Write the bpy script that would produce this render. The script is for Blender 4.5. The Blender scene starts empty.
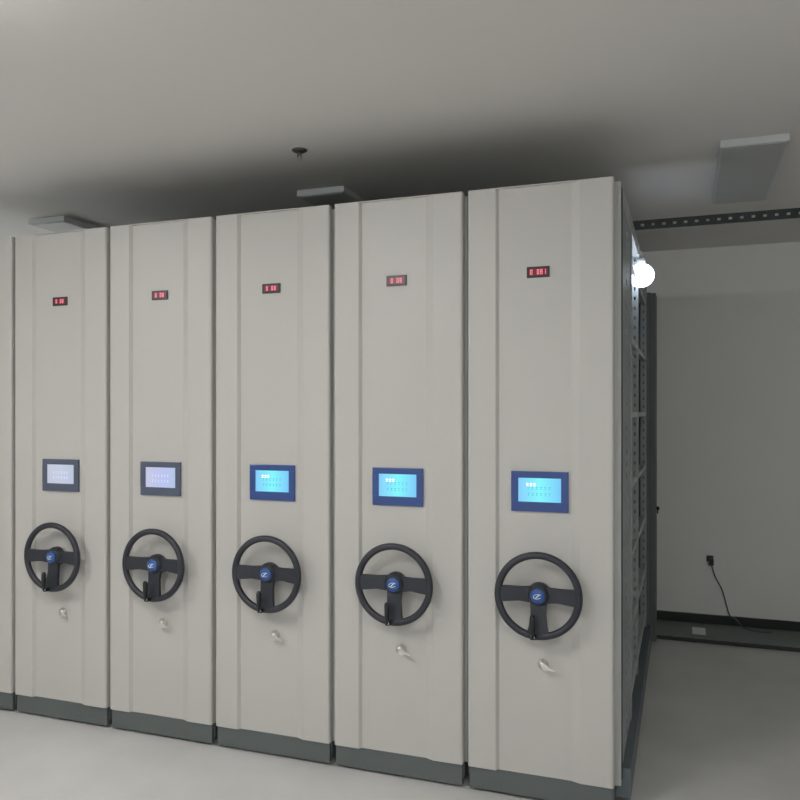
import bpy, bmesh, math, random
from mathutils import Vector, Matrix
random.seed(4)
PI = math.pi
scene = bpy.context.scene
COL = scene.collection

# ------------------------------------------------------------------ helpers
def lin(c):
    c = c / 255.0
    return c / 12.92 if c <= 0.04045 else ((c + 0.055) / 1.055) ** 2.4

def rgb(r, g, b):
    return (lin(r), lin(g), lin(b), 1.0)

def mat(name, col, rough=0.5, metal=0.0, var=0.0, scale=6.0, bump=0.0, bscale=60.0, emit=None, estr=0.0, coat=0.0, spec=0.5):
    m = bpy.data.materials.new(name); m.use_nodes = True
    nt = m.node_tree; b = nt.nodes['Principled BSDF']
    b.inputs['Base Color'].default_value = col
    b.inputs['Roughness'].default_value = rough
    b.inputs['Metallic'].default_value = metal
    b.inputs['Coat Weight'].default_value = coat
    b.inputs['Specular IOR Level'].default_value = spec
    tc = nt.nodes.new('ShaderNodeTexCoord')
    if var > 0:
        n = nt.nodes.new('ShaderNodeTexNoise'); n.inputs['Scale'].default_value = scale
        n.inputs['Detail'].default_value = 5
        nt.links.new(tc.outputs['Object'], n.inputs['Vector'])
        mx = nt.nodes.new('ShaderNodeMixRGB'); mx.blend_type = 'MIX'
        mx.inputs[1].default_value = tuple(c * (1 - var) for c in col[:3]) + (1,)
        mx.inputs[2].default_value = tuple(min(1, c * (1 + var)) for c in col[:3]) + (1,)
        nt.links.new(n.outputs['Fac'], mx.inputs[0])
        nt.links.new(mx.outputs[0], b.inputs['Base Color'])
    if bump > 0:
        n2 = nt.nodes.new('ShaderNodeTexNoise'); n2.inputs['Scale'].default_value = bscale
        n2.inputs['Detail'].default_value = 3
        nt.links.new(tc.outputs['Object'], n2.inputs['Vector'])
        bp = nt.nodes.new('ShaderNodeBump'); bp.inputs['Strength'].default_value = bump
        bp.inputs['Distance'].default_value = 0.004
        nt.links.new(n2.outputs['Fac'], bp.inputs['Height'])
        nt.links.new(bp.outputs[0], b.inputs['Normal'])
    if emit:
        b.inputs['Emission Color'].default_value = emit
        b.inputs['Emission Strength'].default_value = estr
    return m

M = {}
M['cab'] = mat('cabinet_enamel', rgb(190, 188, 183), 0.42, var=0.015, scale=1.5, bump=0.04, bscale=220)
M['seal'] = mat('grey_enamel', rgb(168, 170, 166), 0.45, var=0.02)
M['rubber'] = mat('rubber', rgb(60, 62, 62), 0.8, var=0.05)
M['steel'] = mat('shelf_steel', rgb(150, 157, 158), 0.45, var=0.03, scale=9)
M['shelf'] = mat('shelf_lip', rgb(196, 199, 196), 0.4, var=0.02)
M['darksteel'] = mat('dark_grey_steel', rgb(92, 98, 97), 0.5, var=0.05, scale=5)
M['innersteel'] = mat('blue_grey_steel', rgb(98, 107, 112), 0.5, var=0.06, scale=5)
M['black'] = mat('black_plastic', rgb(44, 46, 54), 0.42, var=0.05, scale=20, bump=0.15, bscale=300)
M['blackmetal'] = mat('black_metal', rgb(30, 31, 34), 0.35)
M['badge'] = mat('blue_badge', rgb(38, 84, 150), 0.3, coat=0.4)
M['white'] = mat('white_print', rgb(225, 230, 235), 0.5)
M['chrome'] = mat('chrome', rgb(214, 214, 208), 0.28, metal=0.75)
M['ledcase'] = mat('led_case', rgb(52, 44, 44), 0.35)
M['led'] = mat('led_segment', rgb(190, 90, 105), 0.5, emit=rgb(255, 150, 165), estr=0.62)
M['ledback'] = mat('led_window', rgb(118, 38, 50), 0.3)
M['bezel_glow_tint'] = mat('glow_tinted_bezel', rgb(48, 76, 138), 0.35, coat=0.3)  # blue glow of the lit screen painted into the bezel colour
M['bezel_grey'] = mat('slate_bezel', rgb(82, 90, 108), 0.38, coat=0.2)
M['ceiling'] = mat('ceiling_paint', rgb(224, 221, 217), 0.85, var=0.03, scale=0.9, bump=0.1, bscale=90)
M['wall'] = mat('wall_paint', rgb(236, 236, 231), 0.8, var=0.02, scale=1.0, bump=0.1, bscale=120)
M['skirt'] = mat('black_skirting', rgb(30, 33, 34), 0.45, var=0.06)
M['ledge'] = mat('ledge_grey', rgb(118, 124, 122), 0.6, var=0.06, scale=4)
M['lampbody'] = mat('lamp_body_white', rgb(196, 200, 199), 0.5)
M['lampoff'] = mat('lamp_diffuser_unlit', rgb(176, 178, 176), 0.35)
M['lampon'] = mat('lamp_diffuser_lit', rgb(240, 240, 235), 0.5, emit=rgb(255, 254, 252), estr=32.5)
M['bulb'] = mat('lit_bulb', rgb(240, 245, 255), 0.4, emit=rgb(226, 236, 255), estr=8.0)
M['anglebar'] = mat('slotted_bar', rgb(48, 54, 52), 0.5, metal=0.3, var=0.08, scale=12)
M['brass'] = mat('sprinkler_metal', rgb(96, 92, 86), 0.35, metal=0.6)
M['paper'] = mat('paper', rgb(226, 228, 226), 0.8, var=0.03, scale=40)
M['cord'] = mat('grey_cord', rgb(92, 90, 94), 0.6)
M['frame'] = mat('window_frame', rgb(215, 215, 212), 0.5)

# floor: grey epoxy with faint mottling
def floor_mat():
    m = mat('floor_epoxy', rgb(128, 129, 123), 0.38, bump=0.05, bscale=30)
    nt = m.node_tree; b = nt.nodes['Principled BSDF']
    tc = nt.nodes.new('ShaderNodeTexCoord')
    n = nt.nodes.new('ShaderNodeTexNoise'); n.inputs['Scale'].default_value = 2.2; n.inputs['Detail'].default_value = 7
    nt.links.new(tc.outputs['Object'], n.inputs['Vector'])
    r = nt.nodes.new('ShaderNodeValToRGB')
    r.color_ramp.elements[0].position = 0.3; r.color_ramp.elements[0].color = rgb(198, 197, 194)
    r.color_ramp.elements[1].position = 0.72; r.color_ramp.elements[1].color = rgb(214, 213, 211)
    nt.links.new(n.outputs['Fac'], r.inputs[0]); nt.links.new(r.outputs[0], b.inputs['Base Color'])
    return m
M['floor'] = floor_mat()

def glass_mat():
    m = bpy.data.materials.new('window_glass'); m.use_nodes = True
    nt = m.node_tree; nt.nodes.clear()
    o = nt.nodes.new('ShaderNodeOutputMaterial'); t = nt.nodes.new('ShaderNodeBsdfTransparent')
    g = nt.nodes.new('ShaderNodeBsdfGlossy'); g.inputs['Roughness'].default_value = 0.05
    mx = nt.nodes.new('ShaderNodeMixShader'); mx.inputs[0].default_value = 0.08
    nt.links.new(t.outputs[0], mx.inputs[1]); nt.links.new(g.outputs[0], mx.inputs[2]); nt.links.new(mx.outputs[0], o.inputs[0])
    return m
M['glass'] = glass_mat()

def screen_mat(name, left, mid, right, estr):
    """lit display: colour runs across the screen as its background picture does"""
    m = bpy.data.materials.new(name); m.use_nodes = True
    nt = m.node_tree; b = nt.nodes['Principled BSDF']
    b.inputs['Base Color'].default_value = (0.02, 0.02, 0.02, 1); b.inputs['Roughness'].default_value = 0.3
    tc = nt.nodes.new('ShaderNodeTexCoord'); sp = nt.nodes.new('ShaderNodeSeparateXYZ')
    nt.links.new(tc.outputs['Generated'], sp.inputs[0])
    r = nt.nodes.new('ShaderNodeValToRGB')
    r.color_ramp.elements[0].position = 0.0; r.color_ramp.elements[0].color = left
    r.color_ramp.elements[1].position = 1.0; r.color_ramp.elements[1].color = right
    e = r.color_ramp.elements.new(0.5); e.color = mid
    nt.links.new(sp.outputs[0], r.inputs[0])
    nt.links.new(r.outputs[0], b.inputs['Emission Color']); b.inputs['Emission Strength'].default_value = estr
    return m
M['scr_blue'] = screen_mat('screen_cyan', rgb(128, 200, 246), rgb(124, 244, 250), rgb(116, 196, 246), 1.0)
M['scr_lilac'] = screen_mat('screen_lilac', rgb(196, 198, 224), rgb(184, 192, 232), rgb(176, 194, 228), 1.0)
M['scr_pale'] = screen_mat('screen_pale', rgb(190, 196, 214), rgb(192, 200, 218), rgb(184, 194, 214), 1.0)
M['glyph_teal'] = mat('glyph_teal', rgb(40, 120, 140), 0.4, emit=rgb(62, 158, 178), estr=1.0)
M['glyph_pink'] = mat('glyph_pink', rgb(226, 214, 246), 0.4, emit=rgb(222, 212, 250), estr=1.0)
M['glyph_grey'] = mat('glyph_grey', rgb(160, 170, 208), 0.4, emit=rgb(176, 184, 216), estr=1.0)

def box(bm, x0, x1, y0, y1, z0, z1, bev=0.0):
    vs = [bm.verts.new((x, y, z)) for x in (x0, x1) for y in (y0, y1) for z in (z0, z1)]
    F = [(0, 1, 3, 2), (4, 6, 7, 5), (0, 4, 5, 1), (2, 3, 7, 6), (0, 2, 6, 4), (1, 5, 7, 3)]
    fs = [bm.faces.new([vs[i] for i in f]) for f in F]
    if bev > 0:
        es = set(e for f in fs for e in f.edges)
        bmesh.ops.bevel(bm, geom=list(es), offset=bev, segments=2, profile=0.6, affect='EDGES')

def tube(bm, pts, r, seg=12, closed=False, cap=True):
    pts = [Vector(p) for p in pts]; n = len(pts); rings = []
    up = None
    for i, p in enumerate(pts):
        if closed: t = (pts[(i + 1) % n] - pts[i - 1]).normalized()
        else: t = (pts[min(i + 1, n - 1)] - pts[max(i - 1, 0)]).normalized()
        if up is None:
            up = t.orthogonal().normalized()
        up = (up - t * up.dot(t)).normalized()
        bi = t.cross(up)
        rr = r[i] if isinstance(r, (list, tuple)) else r
        rings.append([bm.verts.new(p + (up * math.cos(a) + bi * math.sin(a)) * rr) for a in [2 * PI * k / seg for k in range(seg)]])
    m = n if closed else n - 1
    for i in range(m):
        a, b = rings[i], rings[(i + 1) % n]
        off = 0
        if closed and i == n - 1:
            off = min(range(seg), key=lambda o: (a[0].co - b[o].co).length)
        for k in range(seg):
            f = bm.faces.new([a[k], a[(k + 1) % seg], b[(k + 1 + off) % seg], b[(k + off) % seg]]); f.smooth = True
    if cap and not closed:
        bm.faces.new(rings[0][::-1]); bm.faces.new(rings[-1])

def lathe(bm, prof, seg=32, axis='Y', c=(0, 0, 0)):
    """prof: (radius, along) ; revolved about the axis through c"""
    rings = []
    for r, h in prof:
        ring = []
        for k in range(seg):
            a = 2 * PI * k / seg
            u, v = r * math.cos(a), r * math.sin(a)
            p = {'Y': (u, h, v), 'Z': (u, v, h), 'X': (h, u, v)}[axis]
            ring.append(bm.verts.new(Vector(p) + Vector(c)))
        rings.append(ring)
    for a, b in zip(rings, rings[1:]):
        for k in range(seg):
            f = bm.faces.new([a[k], a[(k + 1) % seg], b[(k + 1) % seg], b[k]]); f.smooth = True
    bm.faces.new(rings[0][::-1]); bm.faces.new(rings[-1])

def prism(bm, poly, y0, y1, bev=0.0):
    """poly in x,z ; extruded along y"""
    a = [bm.verts.new((x, y0, z)) for x, z in poly]; b = [bm.verts.new((x, y1, z)) for x, z in poly]
    n = len(poly); fs = [bm.faces.new(a[::-1]), bm.faces.new(b)]
    for i in range(n): fs.append(bm.faces.new([a[i], a[(i + 1) % n], b[(i + 1) % n], b[i]]))
    if bev > 0:
        es = set(e for f in fs for e in f.edges)
        bmesh.ops.bevel(bm, geom=list(es), offset=bev, segments=2, affect='EDGES')

def zprism(bm, poly, z0, z1, smooth=False):
    a = [bm.verts.new((x, y, z0)) for x, y in poly]; b = [bm.verts.new((x, y, z1)) for x, y in poly]
    n = len(poly); bm.faces.new(a[::-1]); bm.faces.new(b)
    for i in range(n):
        f = bm.faces.new([a[i], a[(i + 1) % n], b[(i + 1) % n], b[i]])

def to_mesh(name, bm):
    bmesh.ops.recalc_face_normals(bm, faces=bm.faces[:])
    me = bpy.data.meshes.new(name); bm.to_mesh(me); bm.free()
    return me

def link(name, me, m, parent=None, loc=(0, 0, 0), rot=None):
    if m and not me.materials: me.materials.append(m)
    o = bpy.data.objects.new(name, me); COL.objects.link(o)
    if parent: o.parent = parent
    o.location = loc
    if rot: o.rotation_euler = rot
    return o

def build(name, fn, m, parent=None, loc=(0, 0, 0), rot=None):
    bm = bmesh.new(); fn(bm)
    return link(name, to_mesh(name, bm), m, parent, loc, rot)

def thing(name, label, cat, loc=(0, 0, 0), group=None):
    o = bpy.data.objects.new(name, None); COL.objects.link(o); o.location = loc
    o.empty_display_size = 0.1
    o['label'] = label; o['category'] = cat
    if group: o['group'] = group
    return o

def struct(o):
    o['kind'] = 'structure'; return o

# ------------------------------------------------------------------ dimensions (metres)
H = 1.5                       # eye height
CEIL = H + 1.155
TOP = 2.382                   # cabinet top
PITCH = 0.582
PW = 0.561                    # front panel width
FY = 3.0                      # plane of the cabinet fronts
WY = 5.86                     # far wall
X0, X1, Y0 = -6.6, 2.3, -3.6

# ------------------------------------------------------------------ room shell
def wall_with_hole(bm, axis, p, t, a0, a1, z1, h0, h1, hz0, hz1):
    def b(u0, u1, z0, zz1):
        if axis == 'y': box(bm, u0, u1, p, p + t, z0, zz1)
        else: box(bm, p, p + t, u0, u1, z0, zz1)
    b(a0, h0, 0, z1); b(h1, a1, 0, z1); b(h0, h1, 0, hz0); b(h0, h1, hz1, z1)

struct(build('floor', lambda bm: box(bm, X0 - .15, X1 + .15, Y0 - .15, WY + .15, -0.1, 0), M['floor']))
struct(build('ceiling', lambda bm: box(bm, X0 - .15, X1 + .15, Y0 - .15, WY + .15, CEIL, CEIL + 0.1), M['ceiling']))
struct(build('wall_far', lambda bm: box(bm, X0, X1, WY, WY + .15, 0, CEIL), M['wall']))
struct(build('wall_right', lambda bm: box(bm, X1, X1 + .15, Y0, WY, 0, CEIL), M['wall']))
struct(build('wall_left', lambda bm: wall_with_hole(bm, 'x', X0 - .15, .15, Y0, WY, CEIL, 3.9, 5.5, 0.9, 2.35), M['wall']))
struct(build('wall_near', lambda bm: wall_with_hole(bm, 'y', Y0 - .15, .15, X0, X1, CEIL, -5.4, 1.9, 0.9, 2.4), M['wall']))
struct(build('baseboard_far', lambda bm: box(bm, X0, X1, WY - 0.014, WY, 0.03, 0.094, 0.003), M['skirt']))
struct(build('baseboard_right', lambda bm: box(bm, X1 - 0.014, X1, Y0, WY - .4, 0, 0.09, 0.003), M['skirt']))
def ledge(bm):
    box(bm, X0, X1, 5.47, WY, 0, 0.030, 0.004)
struct(build('trim_1', ledge, M['ledge']))
struct(build('trim_2', lambda bm: box(bm, X0, X1, 5.452, 5.469, 0, 0.022, 0.002), M['rubber']))

def win(name, axis, p, u0, u1, z0, z1, n):
    e = bpy.data.objects.new(name, None); COL.objects.link(e); struct(e)
    def fr(bm):
        w = 0.05
        def b(a0, a1, c0, c1):
            if axis == 'y': box(bm, a0, a1, p - .03, p + .03, c0, c1)
            else: box(bm, p - .03, p + .03, a0, a1, c0, c1)
        b(u0, u1, z0, z0 + w); b(u0, u1, z1 - w, z1)
        for i in range(n + 1):
            c = u0 + w / 2 + (u1 - u0 - w) * i / n
            b(c - w / 2, c + w / 2, z0 + w, z1 - w)
    build('window_frame', fr, M['frame'], e)
    def gl(bm):
        if axis == 'y': box(bm, u0 + .01, u1 - .01, p - .003, p + .003, z0 + .01, z1 - .01)
        else: box(bm, p - .003, p + .003, u0 + .01, u1 - .01, z0 + .01, z1 - .01)
    build('window_glass', gl, M['glass'], e)
win('added_window', 'y', Y0 - .075, -5.4, 1.9, 0.9, 2.4, 5)  # unseen window, added to light the cabinet fronts, aisle and far wall
win('window_2', 'x', X0 - .075, 3.9, 5.5, 0.9, 2.35, 2)

# ------------------------------------------------------------------ cabinet meshes (local: x 0..PW rightwards, y 0 = front, z 0 = floor)
MC = {}
def cached(key, fn):
    if key not in MC:
        bm = bmesh.new(); fn(bm); MC[key] = to_mesh(key, bm)
    return MC[key]

G0, G1, SL, DP = 0.126, 0.424, 0.013, 0.013
def front_panel(bm):
    r = 0.010
    prof = [(0, 0.03), (0, r)]
    prof += [(r - r * math.cos(a), r - r * math.sin(a)) for a in (PI / 6, PI / 3, PI / 2)]
    prof += [(G0 - SL, 0), (G0 - 0.002, DP), (G0 + .002, DP), (G1 - .020, DP), (G1 + .014, 0), (PW - r, 0)]
    prof += [(PW - r + r * math.sin(a), r - r * math.cos(a)) for a in (PI / 6, PI / 3, PI / 2)]
    prof += [(PW, 0.03)]
    zprism(bm, prof, 0.10, TOP - 0.004)
    box(bm, 0.002, PW - 0.002, 0.002, 0.0295, TOP - 0.004, TOP, 0.001)
def seal_frame(bm, E=0.0):
    box(bm, 0.004, PW + 0.002 + E * .008, 0.0305, 0.075, 0.10, TOP - 0.012, 0.002)
    box(bm, PW + 0.002 + E * .008, PW + 0.012 + E * .012, 0.034, 0.075, 0.10, TOP - 0.012, 0.001)
def seal_strip(bm, E=0.0):
    box(bm, PW + 0.0122 + E * .012, PW + 0.0150 + E * .012, 0.042, 0.072, 0.12, TOP - 0.03, 0.001)
DEPTH = 2.46
SX = PW + 0.010                       # side plane of the shelving
def top_cover(bm, E=0.0):
    SX = PW + .010 + E * .016
    box(bm, 0.045, PW - 0.02, 0.076, DEPTH - .24, TOP - 0.03, TOP - 0.015)
    box(bm, PW - 0.02, SX + .003, 0.076, DEPTH - .24, TOP - 0.075, TOP - 0.013, 0.003)
def base_frame(bm, E=0.0):
    box(bm, 0.045, PW + 0.0, 0.03, DEPTH - .24, 0.035, 0.12)
    box(bm, PW, PW + 0.014 + E * .042, 0.08, DEPTH - .24, 0.035, 0.15, 0.004)
    box(bm, 0.06, PW - 0.03, 0.05, DEPTH - .06, 0.0, 0.034)
def kick_plate(bm):
    box(bm, 0.004, PW - 0.004, 0.012, 0.0295, 0.012, 0.0985, 0.002)
def post(bm, E=0.0):
    SX = PW + .010 + E * .016
    # slotted upright: web facing the front, 46 mm wide, a slot every 50 mm; flange along the side of the rack
    t = 0.0025
    z0, z1 = 0.15, TOP - 0.076
    xa, xb, c = SX - 0.036, SX, SX - 0.017
    box(bm, xa, c - .004, 0, t, z0, z1); box(bm, c + .004, xb, 0, t, z0, z1)
    z = z0
    while z < z1:
        box(bm, c - .004, c + .004, 0, t, z, min(z + 0.032, z1)); z += 0.05
    box(bm, SX - t, SX, t, 0.045, z0, z1)
def post_left(bm):
    w, t = 0.022, 0.0025
    box(bm, 0.045, 0.045 + t, 0, 2 * w, 0.13, TOP - 0.035)
    box(bm, 0.045 + t, 0.08, 0, t, 0.13, TOP - 0.035)
PY = [0.62, 1.20, 2.165]
SZ = [2.20 - 0.0, 1.845, 1.50, 1.172, 0.848, 0.520, 0.22]
def shelf(bay, E):
    SX = PW + .010 + E * .016
    def f(bm):
        y0, y1 = PY[bay] + 0.047, PY[bay + 1] - 0.002
        if bay == 0: y0 = 0.12
        box(bm, 0.05, SX - 0.016, y0, y1, -0.004, 0.0)
        box(bm, SX - 0.016, SX - 0.004, y0, y1, -0.020, 0.004, 0.002)
        box(bm, 0.05, 0.062, y0, y1, -0.024, -0.004)
    return f
def divider(bm, E=0.0):
    # centre back sheets of the bays with folded ribs
    for b in range(2):
        y0, y1 = PY[b] + 0.05, PY[b + 1] - 0.01
        box(bm, 0.28, 0.284, y0, y1, 0.16, TOP - 0.09)
        for k in range(1, 4):
            y = y0 + (y1 - y0) * k / 4
            box(bm, 0.284, 0.296, y - .012, y + .012, 0.16, TOP - .09)
def side_sheet(bm, E=0.0):
    SX = PW + .010 + E * .016
    # sheet closing the side behind the front, one column of slots in it
    x0, x1 = SX - 0.004, SX - 0.001
    z0, z1 = 0.151, TOP - 0.077
    box(bm, x0, x1, 0.078, 0.315, z0, z1); box(bm, x0, x1, 0.37, 0.615, z0, z1)
    z = z0
    while z < z1:
        box(bm, x0, x1, 0.315, 0.37, z, min(z + 0.026, z1)); z += 0.05
    box(bm, x0, SX + 0.004, 0.560, 0.615, z0, z1, 0.001)
def end_panel(bm, E=0.0):
    box(bm, 0.07, PW + 0.004 + E * .044, DEPTH - 0.235, DEPTH, 0.036, 2.27, 0.003)
    box(bm, PW + 0.004 + E * .044, PW + 0.012 + E * .068, DEPTH - 0.205, DEPTH, 0.036, 2.27, 0.003)
def latch(bm):
    lathe(bm, [(0.010, 0), (0.012, 0.004), (0.012, 0.016), (0.006, 0.02)], 14, 'X')
    box(bm, 0.004, 0.012, -0.008, 0.008, -0.035, 0.0, 0.002)

# steering wheel ----------------------------------------------------------
WR = 0.1530
def wheel_rim(bm):
    pts = [(WR * math.cos(2 * PI * k / 64), 0, WR * math.sin(2 * PI * k / 64)) for k in range(64)]
    tube(bm, pts, 0.0138, 14, closed=True)
def spokes(bm):
    # tapered flat spokes: wide at the rim, waisted, merging in the hub
    for s in (-1, 1):
        prism(bm, [(s * 0.020, -0.031), (s * 0.020, 0.034), (s * 0.075, 0.026), (s * 0.128, 0.028), (s * 0.151, 0.034),
                   (s * 0.151, -0.034), (s * 0.128, -0.026), (s * 0.075, -0.024)][::s], -0.009, 0.007, 0.003)
    prism(bm, [(-0.034, 0.012), (0.034, 0.012), (0.029, -0.07), (0.031, -0.115), (0.044, -0.149), (-0.044, -0.149), (-0.031, -0.115), (-0.029, -0.07)], -0.009, 0.007, 0.003)
    # dished: the spokes sink towards the panel at the hub
    for v in bm.verts:
        v.co.y += 0.024 * (1 - min(1, math.hypot(v.co.x, v.co.z) / WR))
    lathe(bm, [(0.046, 0.038), (0.046, 0.018), (0.042, 0.010), (0.035, 0.000), (0.032, -0.004)], 32, 'Y')
    lathe(bm, [(0.022, 0.056), (0.022, 0.036)], 20, 'Y')          # shaft back to the panel
def wall_boss(bm):
    lathe(bm, [(0.034, 0.0658), (0.034, 0.058), (0.026, 0.054)], 24, 'Y')
def badge(bm):
    lathe(bm, [(0.028, -0.0035), (0.028, -0.008), (0.024, -0.0115), (0.012, -0.0135), (0.002, -0.014)], 28, 'Y')
def emblem(bm):
    # white oval swoosh with a slanting bar across
    n = 20
    pts = [(0.015 * math.cos(a) , -0.0140, 0.0085 * math.sin(a) + 0.002 * math.cos(a)) for a in [0.5 + 5.2 * k / n for k in range(n + 1)]]
    tube(bm, pts, 0.0012, 6)
    prism(bm, [(-0.009, -0.006), (-0.004, -0.006), (0.010, 0.007), (0.004, 0.007)], -0.0155, -0.0138)
def handle(bm):
    x = -0.014
    box(bm, x - 0.010, x + 0.010, -0.034, 0.006, -0.160, -0.143, 0.003)      # pivot block on the rim
    tube(bm, [(x, -0.036, -0.152), (x, -0.037, -0.135), (x, -0.037, -0.128), (x, -0.037, -0.075), (x, -0.037, -0.066)], [0.006, 0.006, 0.0095, 0.011, 0.007], 14)
def handle_pin(bm):
    lathe(bm, [(0.004, -0.0365), (0.005, -0.034)], 12, 'Y', (-0.010, 0, -0.150))

def bezel(bm):
    w, h = 0.110, 0.0775
    iw, ih = 0.0825, 0.046
    oz = 0.006
    # ring of four bars with a chamfered outside
    box(bm, -w, w, -0.010, 0.0, ih + oz, h, 0.002); box(bm, -w, w, -0.010, 0.0, -h, -ih + oz, 0.002)
    box(bm, -w, -iw - .0, -0.0098, 0.0, -ih + oz, ih + oz); box(bm, iw, w, -0.0098, 0.0, -ih + oz, ih + oz)
def screen(bm):
    box(bm, -0.0823, 0.0823, -0.006, -0.001, -0.040 , 0.052)
def glyph_rows(bm):
    for row, z in ((0, 0.013), (1, -0.011)):
        x = -0.047
        while x < 0.05:
            w = random.uniform(0.006, 0.009)
            # a little stroke cluster like a character
            box(bm, x, x + w, -0.0068, -0.0061, z + .003, z + .005)
            box(bm, x + w * .4, x + w * .6, -0.0068, -0.0061, z - .006, z + .006)
            box(bm, x, x + w * .8, -0.0068, -0.0061, z - .005, z - .0035)
            x += 0.0165
def glyph_title(bm):
    for k in range(3):
        x = -0.052 + k * 0.014
        box(bm, x, x + .010, -0.0068, -0.0061, 0.0275, 0.031); box(bm, x + .003, x + .007, -0.0068, -0.0061, 0.021, 0.033)
        box(bm, x, x + .010, -0.0068, -0.0061, 0.020, 0.0225)
def led_case(bm):
    box(bm, -0.044, 0.044, -0.006, 0, -0.021, 0.021, 0.002)
def led_window(bm):
    box(bm, -0.035, 0.035, -0.0068, -0.0055, -0.0135, 0.0135)
SEG = {'0': 'abcdef', '1': 'bc', '2': 'abged', '3': 'abgcd', '4': 'fgbc', '5': 'afgcd', '8': 'abcdefg', '6': 'afgedc', ' ': '', '-': 'g', 'E': 'afged'}
def digits(txt):
    def f(bm):
        w, h, t = 0.0092, 0.020, 0.0032
        x = -len(txt) * 0.0065 + .002
        for ch in txt:
            q = {'a': (0, w, h / 2 - t, h / 2), 'g': (0, w, -t / 2, t / 2), 'd': (0, w, -h / 2, -h / 2 + t),
                 'f': (0, t, 0, h / 2), 'b': (w - t, w, 0, h / 2), 'e': (0, t, -h / 2, 0), 'c': (w - t, w, -h / 2, 0)}
            for s in SEG[ch]:
                a = q[s]; box(bm, x + a[0], x + a[1], -0.0076, -0.0069, a[2], a[3])
            x += 0.0130
    return f
def lock(bm):
    lathe(bm, [(0.020, 0.001), (0.020, -0.006), (0.017, -0.010), (0.013, -0.014), (0.012, -0.020), (0.003, -0.021)], 24, 'Y')
def key(bm):
    # key in the lock: blade stub, bow drooping to the lower right
    box(bm, -0.004, 0.004, -0.030, -0.020, -0.0015, 0.0015)
    lathe(bm, [(0.013, -0.030), (0.014, -0.028), (0.013, -0.026)], 20, 'Y', (0.012, 0, -0.006))
    prism(bm, [(0.018, 0.000), (0.050, -0.010), (0.050, -0.017), (0.018, -0.014)], -0.031, -0.026)

CX = 0.282                     # centre line of the recessed band (local)
labels = {
 0: "cream cabinet at the right end of the row, open shelves showing down its side",
 1: "cream cabinet with blue screen, directly left of the end cabinet with open shelves",
 2: "middle cream cabinet of the five, leftmost one whose screen glows blue",
 3: "cream cabinet with lilac screen, directly left of the cabinet whose screen is blue",
 4: "cream cabinet farthest left with its own wheel in view and a pale grey-white screen",
 5: "sliver of cream cabinet cut off by the left picture edge, no wheel in view",
}
led_txt = {0: '0 081', 1: '0 08', 2: '0 08', 3: '0 08', 4: '0 08', 5: '0 08'}
for i in range(6):
    E = 1 if i == 0 else 0        # the open end cabinet has the wider base and end cladding
    x_left = -0.240 - PW - i * PITCH
    c = thing('mobile_shelving_cabinet', labels[i], 'cabinet', (x_left, FY, 0), 'hand-wheel mobile shelving cabinets in a row')
    link('front_panel', cached('front_panel', front_panel), M['cab'], c)
    link('edge_frame', cached('edge_frame%d' % E, lambda bm: seal_frame(bm, E)), M['seal'], c)
    link('seal_strip', cached('seal_strip%d' % E, lambda bm: seal_strip(bm, E)), M['rubber'], c)
    link('top_cover', cached('top_cover%d' % E, lambda bm: top_cover(bm, E)), M['seal'], c)
    link('base_frame', cached('base_frame%d' % E, lambda bm: base_frame(bm, E)), M['innersteel'], c)
    link('kick_plate', cached('kick_plate', kick_plate), M['darksteel'], c)
    for y in PY:
        link('upright', cached('upright%d' % E, lambda bm: post(bm, E)), M['steel'], c, (0, y, 0))
        link('rear_upright', cached('rear_upright', post_left), M['steel'], c, (0, y, 0))
    for b in range(2):
        for z in SZ:
            link('shelf', cached('shelf_%d%d' % (b, E), shelf(b, E)), M['shelf'], c, (0, 0, z))
    link('side_sheet', cached('side_sheet%d' % E, lambda bm: side_sheet(bm, E)), M['steel'], c)
    link('divider', cached('divider', divider), M['innersteel'], c)
    ep = link('end_panel', cached('end_panel%d' % E, lambda bm: end_panel(bm, E)), M['darksteel'], c)
    link('latch', cached('latch', latch), M['blackmetal'], ep, (PW + 0.0125 + E * .068, DEPTH - 0.12, 0.88))
    # steering wheel
    w = link('steering_wheel', cached('steering_wheel', wheel_rim), M['black'], c, (CX + 0.006, -0.053, 0.809))
    link('spokes', cached('spokes', spokes), M['black'], w)
    link('mounting_boss', cached('mounting_boss', wall_boss), M['seal'], w)
    link('badge', cached('badge', badge), M['badge'], w)
    link('emblem', cached('emblem', emblem), M['white'], w)
    link('folding_handle', cached('folding_handle', handle), M['blackmetal'], w)
    link('handle_pin', cached('handle_pin', handle_pin), M['chrome'], w)
    # touch screen
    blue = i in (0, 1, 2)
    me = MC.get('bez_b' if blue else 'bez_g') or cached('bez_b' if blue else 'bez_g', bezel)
    bz = link('display_bezel', me, M['bezel_glow_tint'] if blue else M['bezel_grey'], c, (CX + 0.002, DP, 1.197))
    if i in (0, 1, 2): bz['label'] = 'display bezel coloured by the blue screen glow'
    sm = 'scr_blue' if blue else ('scr_lilac' if i == 3 else 'scr_pale')
    sc = link('screen', cached(sm, screen), M[sm], bz)
    if blue:
        link('screen_text', cached('gt', glyph_rows), M['glyph_teal'], bz)
        link('screen_title', cached('gp', glyph_title), M['glyph_pink'], bz)
    else:
        link('screen_text', cached('gg', glyph_rows), M['glyph_grey'], bz)
    # red number display
    ld = link('number_display', cached('led_case', led_case), M['ledcase'], c, (CX - 0.004, DP, 2.044))
    link('display_window', cached('led_window', led_window), M['ledback'], ld)
    link('digits', cached('dig' + led_txt[i], digits(led_txt[i])), M['led'], ld)
    # lock and key
    lk = link('lock', cached('lock', lock), M['chrome'], c, (CX + 0.014, DP, 0.534))
    link('key', cached('key', key), M['chrome'], lk)

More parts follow.
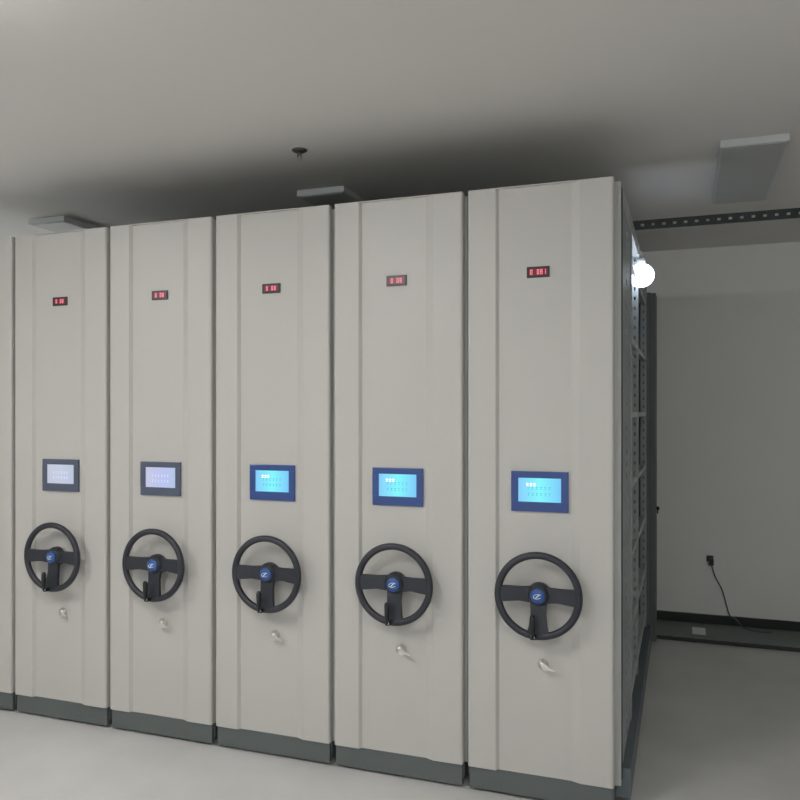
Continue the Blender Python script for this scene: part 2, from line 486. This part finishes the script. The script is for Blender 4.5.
# ------------------------------------------------------------------ slotted bar over the cabinets
def slotted_bar(bm):
    xa, xb = -3.72, X1
    y, z0, z1, t = 0, 0.0, 0.046, 0.003
    box(bm, xa, xb, y, y + t, z0, 0.017); box(bm, xa, xb, y, y + t, 0.029, z1)
    step = 0.0489; x = -0.181 - 72 * step
    hw = 0.0075
    prev = xa
    while x + hw < xb:
        if x - hw > prev:
            box(bm, prev, x - hw, y, y + t, 0.017, 0.029)
            prev = x + hw
        x += step
    box(bm, prev, xb, y, y + t, 0.017, 0.029)
    box(bm, xa, xb, y + t, y + 0.035, z1 - t, z1)
sb = build('slotted_angle_bar', slotted_bar, M['anglebar'], None, (0, 3.937, TOP + 0.002))
sb['label'] = 'dark perforated steel bar running just under the ceiling from the cabinet tops to the right'
sb['category'] = 'metal bar'

# ------------------------------------------------------------------ ceiling lamps
LW, LL, LH = 0.268, 0.96, 0.031
def lamp_body(bm):
    box(bm, 0, LW, 0, LL, -LH, 0, 0.003)
def lamp_diff_lit(bm):
    box(bm, 0.010, LW - 0.010, 0.010, LL - 0.010, -LH - 0.045, -LH - .0002, 0.008)
def lamp_diff(bm):
    box(bm, 0.012, LW - 0.012, 0.012, LL - 0.012, -LH - 0.003, -LH - .0002)
def ceiling_lamp(x, y, label, lit=False, group='surface-mounted ceiling lamps'):
    t = thing('ceiling_lamp', label, 'ceiling lamp', (x, y, CEIL), group)
    link('housing', cached('housing', lamp_body), M['lampbody'], t)
    link('diffuser', cached('diff_on' if lit else 'diff_off', lamp_diff_lit if lit else lamp_diff), M['lampon'] if lit else M['lampoff'], t)
ceiling_lamp(0.150, 3.57, 'unlit rectangular ceiling lamp at the right, above the perforated bar')
ceiling_lamp(-1.882, 3.625, 'unlit rectangular ceiling lamp showing as a short pale bar above the middle cabinets')
ceiling_lamp(-3.668, 3.62, 'unlit rectangular ceiling lamp at the far left, its dark side edge above the cabinet top')
for k, x in enumerate((-3.668, -1.882, 0.150)):
    ceiling_lamp(x, 0.45 if k < 2 else -0.5, ['lit ceiling lamp behind the camera, on the left', 'lit ceiling lamp behind the camera, in the middle', 'lit ceiling lamp behind the camera, on the right'][k], True)

# ------------------------------------------------------------------ sprinkler
t = thing('ceiling_sprinkler', 'small round metal sprinkler head on the ceiling above the middle cabinets', 'sprinkler', (-1.581, 3.07, CEIL))
build('escutcheon', lambda bm: lathe(bm, [(0.034, 0), (0.034, -0.003), (0.026, -0.009), (0.014, -0.010)], 28, 'Z'), M['brass'], t)
def spr(bm):
    lathe(bm, [(0.009, -0.010), (0.009, -0.022), (0.006, -0.024)], 16, 'Z')
    for s in (-1, 1): tube(bm, [(s * .007, 0, -.022), (s * .011, 0, -.030), (s * .003, 0, -.040)], 0.0018, 8)
build('nozzle', spr, M['brass'], t)
build('deflector', lambda bm: lathe(bm, [(0.004, -0.038), (0.014, -0.041), (0.014, -0.0425), (0.003, -0.043)], 20, 'Z'), M['lampbody'], t)

# ------------------------------------------------------------------ shelf lamp
t = thing('shelf_lamp', 'glaring white lamp on the side of the end cabinet, high on the open shelves', 'lamp', (-0.196, 4.14, TOP - 0.05))
build('bracket', lambda bm: (box(bm, -0.0195, -0.009, -0.02, 0.02, -0.03, 0.02, .002), box(bm, -0.010, 0.004, -0.012, 0.012, -0.056, -0.012, .002)), M['lampbody'], t)
build('socket', lambda bm: lathe(bm, [(0.016, -0.042), (0.020, -0.05), (0.020, -0.075)], 20, 'Z'), M['lampbody'], t)
build('bulb', lambda bm: lathe(bm, [(0.018, -0.074)] + [(0.064 * math.sin(a), -0.134 + 0.060 * math.cos(a)) for a in [0.35 + k * (PI - 0.37) / 12 for k in range(13)]], 28, 'Z'), M['bulb'], t)

# ------------------------------------------------------------------ wall outlet, cord, label
t = thing('plug', 'small dark plug on the right wall above the skirting, cord hanging from it', 'plug', (0.183, WY, 0.475))
build('outlet_plate', lambda bm: box(bm, -0.024, 0.020, -0.006, 0, -0.012, 0.030, 0.002), M['blackmetal'], t)
build('plug_body', lambda bm: box(bm, -0.012, 0.022, -0.030, -0.006, -0.036, 0.012, 0.004), M['blackmetal'], t)
def cord(bm):
    P = [(0.008, -0.020, -0.030), (0.030, -0.012, -0.11), (0.075, -0.010, -0.20), (0.105, -0.010, -0.31), (0.125, -0.012, -0.375), (0.16, -0.022, -0.392),
         (0.20, -0.05, -0.432), (0.235, -0.09, -0.4405), (0.30, -0.13, -0.4405), (0.38, -0.12, -0.4405)]
    pts = []
    for a in range(len(P) - 1):
        p0, p1, p2, p3 = [Vector(P[min(max(a + d, 0), len(P) - 1)]) for d in (-1, 0, 1, 2)]
        for s in range(5):
            u = s / 5
            pts.append(0.5 * ((2 * p1) + (-p0 + p2) * u + (2 * p0 - 5 * p1 + 4 * p2 - p3) * u * u + (-p0 + 3 * p1 - 3 * p2 + p3) * u ** 3))
    pts.append(Vector(P[-1]))
    tube(bm, pts, 0.004, 8)
build('cord', cord, M['cord'], t)
lb = build('paper_tag', lambda bm: box(bm, -0.042, 0.042, -0.085, 0.085, 0, 0.002), M['paper'], None, (0.105, 5.63, 0.030))
lb['label'] = 'small white paper lying on the grey ledge below the black skirting'; lb['category'] = 'paper'

# ------------------------------------------------------------------ daylight through the added near window and the left window
def area(name, loc, rot, sx, sy, power, col):
    l = bpy.data.lights.new(name, 'AREA'); l.shape = 'RECTANGLE'; l.size = sx; l.size_y = sy; l.energy = power; l.color = col
    o = bpy.data.objects.new(name, l); COL.objects.link(o); o.location = loc; o.rotation_euler = rot
    return o
area('added_window_daylight', (-1.75, Y0 - 0.25, 1.65), (math.radians(90), 0, 0), 7.2, 1.4, 35, (0.96, 0.98, 1.0))  # fill from behind the camera through the added window
area('window_daylight_left', (X0 - 0.25, 4.7, 1.62), (math.radians(90), 0, math.radians(-90)), 1.5, 1.4, 45, (0.94, 0.97, 1.0))

w = bpy.data.worlds.new('world'); scene.world = w; w.use_nodes = True
w.node_tree.nodes['Background'].inputs[0].default_value = rgb(205, 215, 225)
w.node_tree.nodes['Background'].inputs[1].default_value = 1.0

# ------------------------------------------------------------------ camera
cam = bpy.data.cameras.new('camera'); co = bpy.data.objects.new('camera', cam); COL.objects.link(co)
cam.sensor_width = 36; cam.sensor_fit = 'HORIZONTAL'; cam.lens = 36 * 780 / 800
cam.shift_y = 13 / 800.0
co.location = (0, 0, H); co.rotation_euler = (math.radians(90), 0, math.radians(19.9))
cam.clip_start = 0.05
scene.camera = co
vs = scene.view_settings
vs.view_transform = 'Standard'; vs.look = 'None'; vs.gamma = 1; vs.use_curve_mapping = False; vs.exposure = 0.0
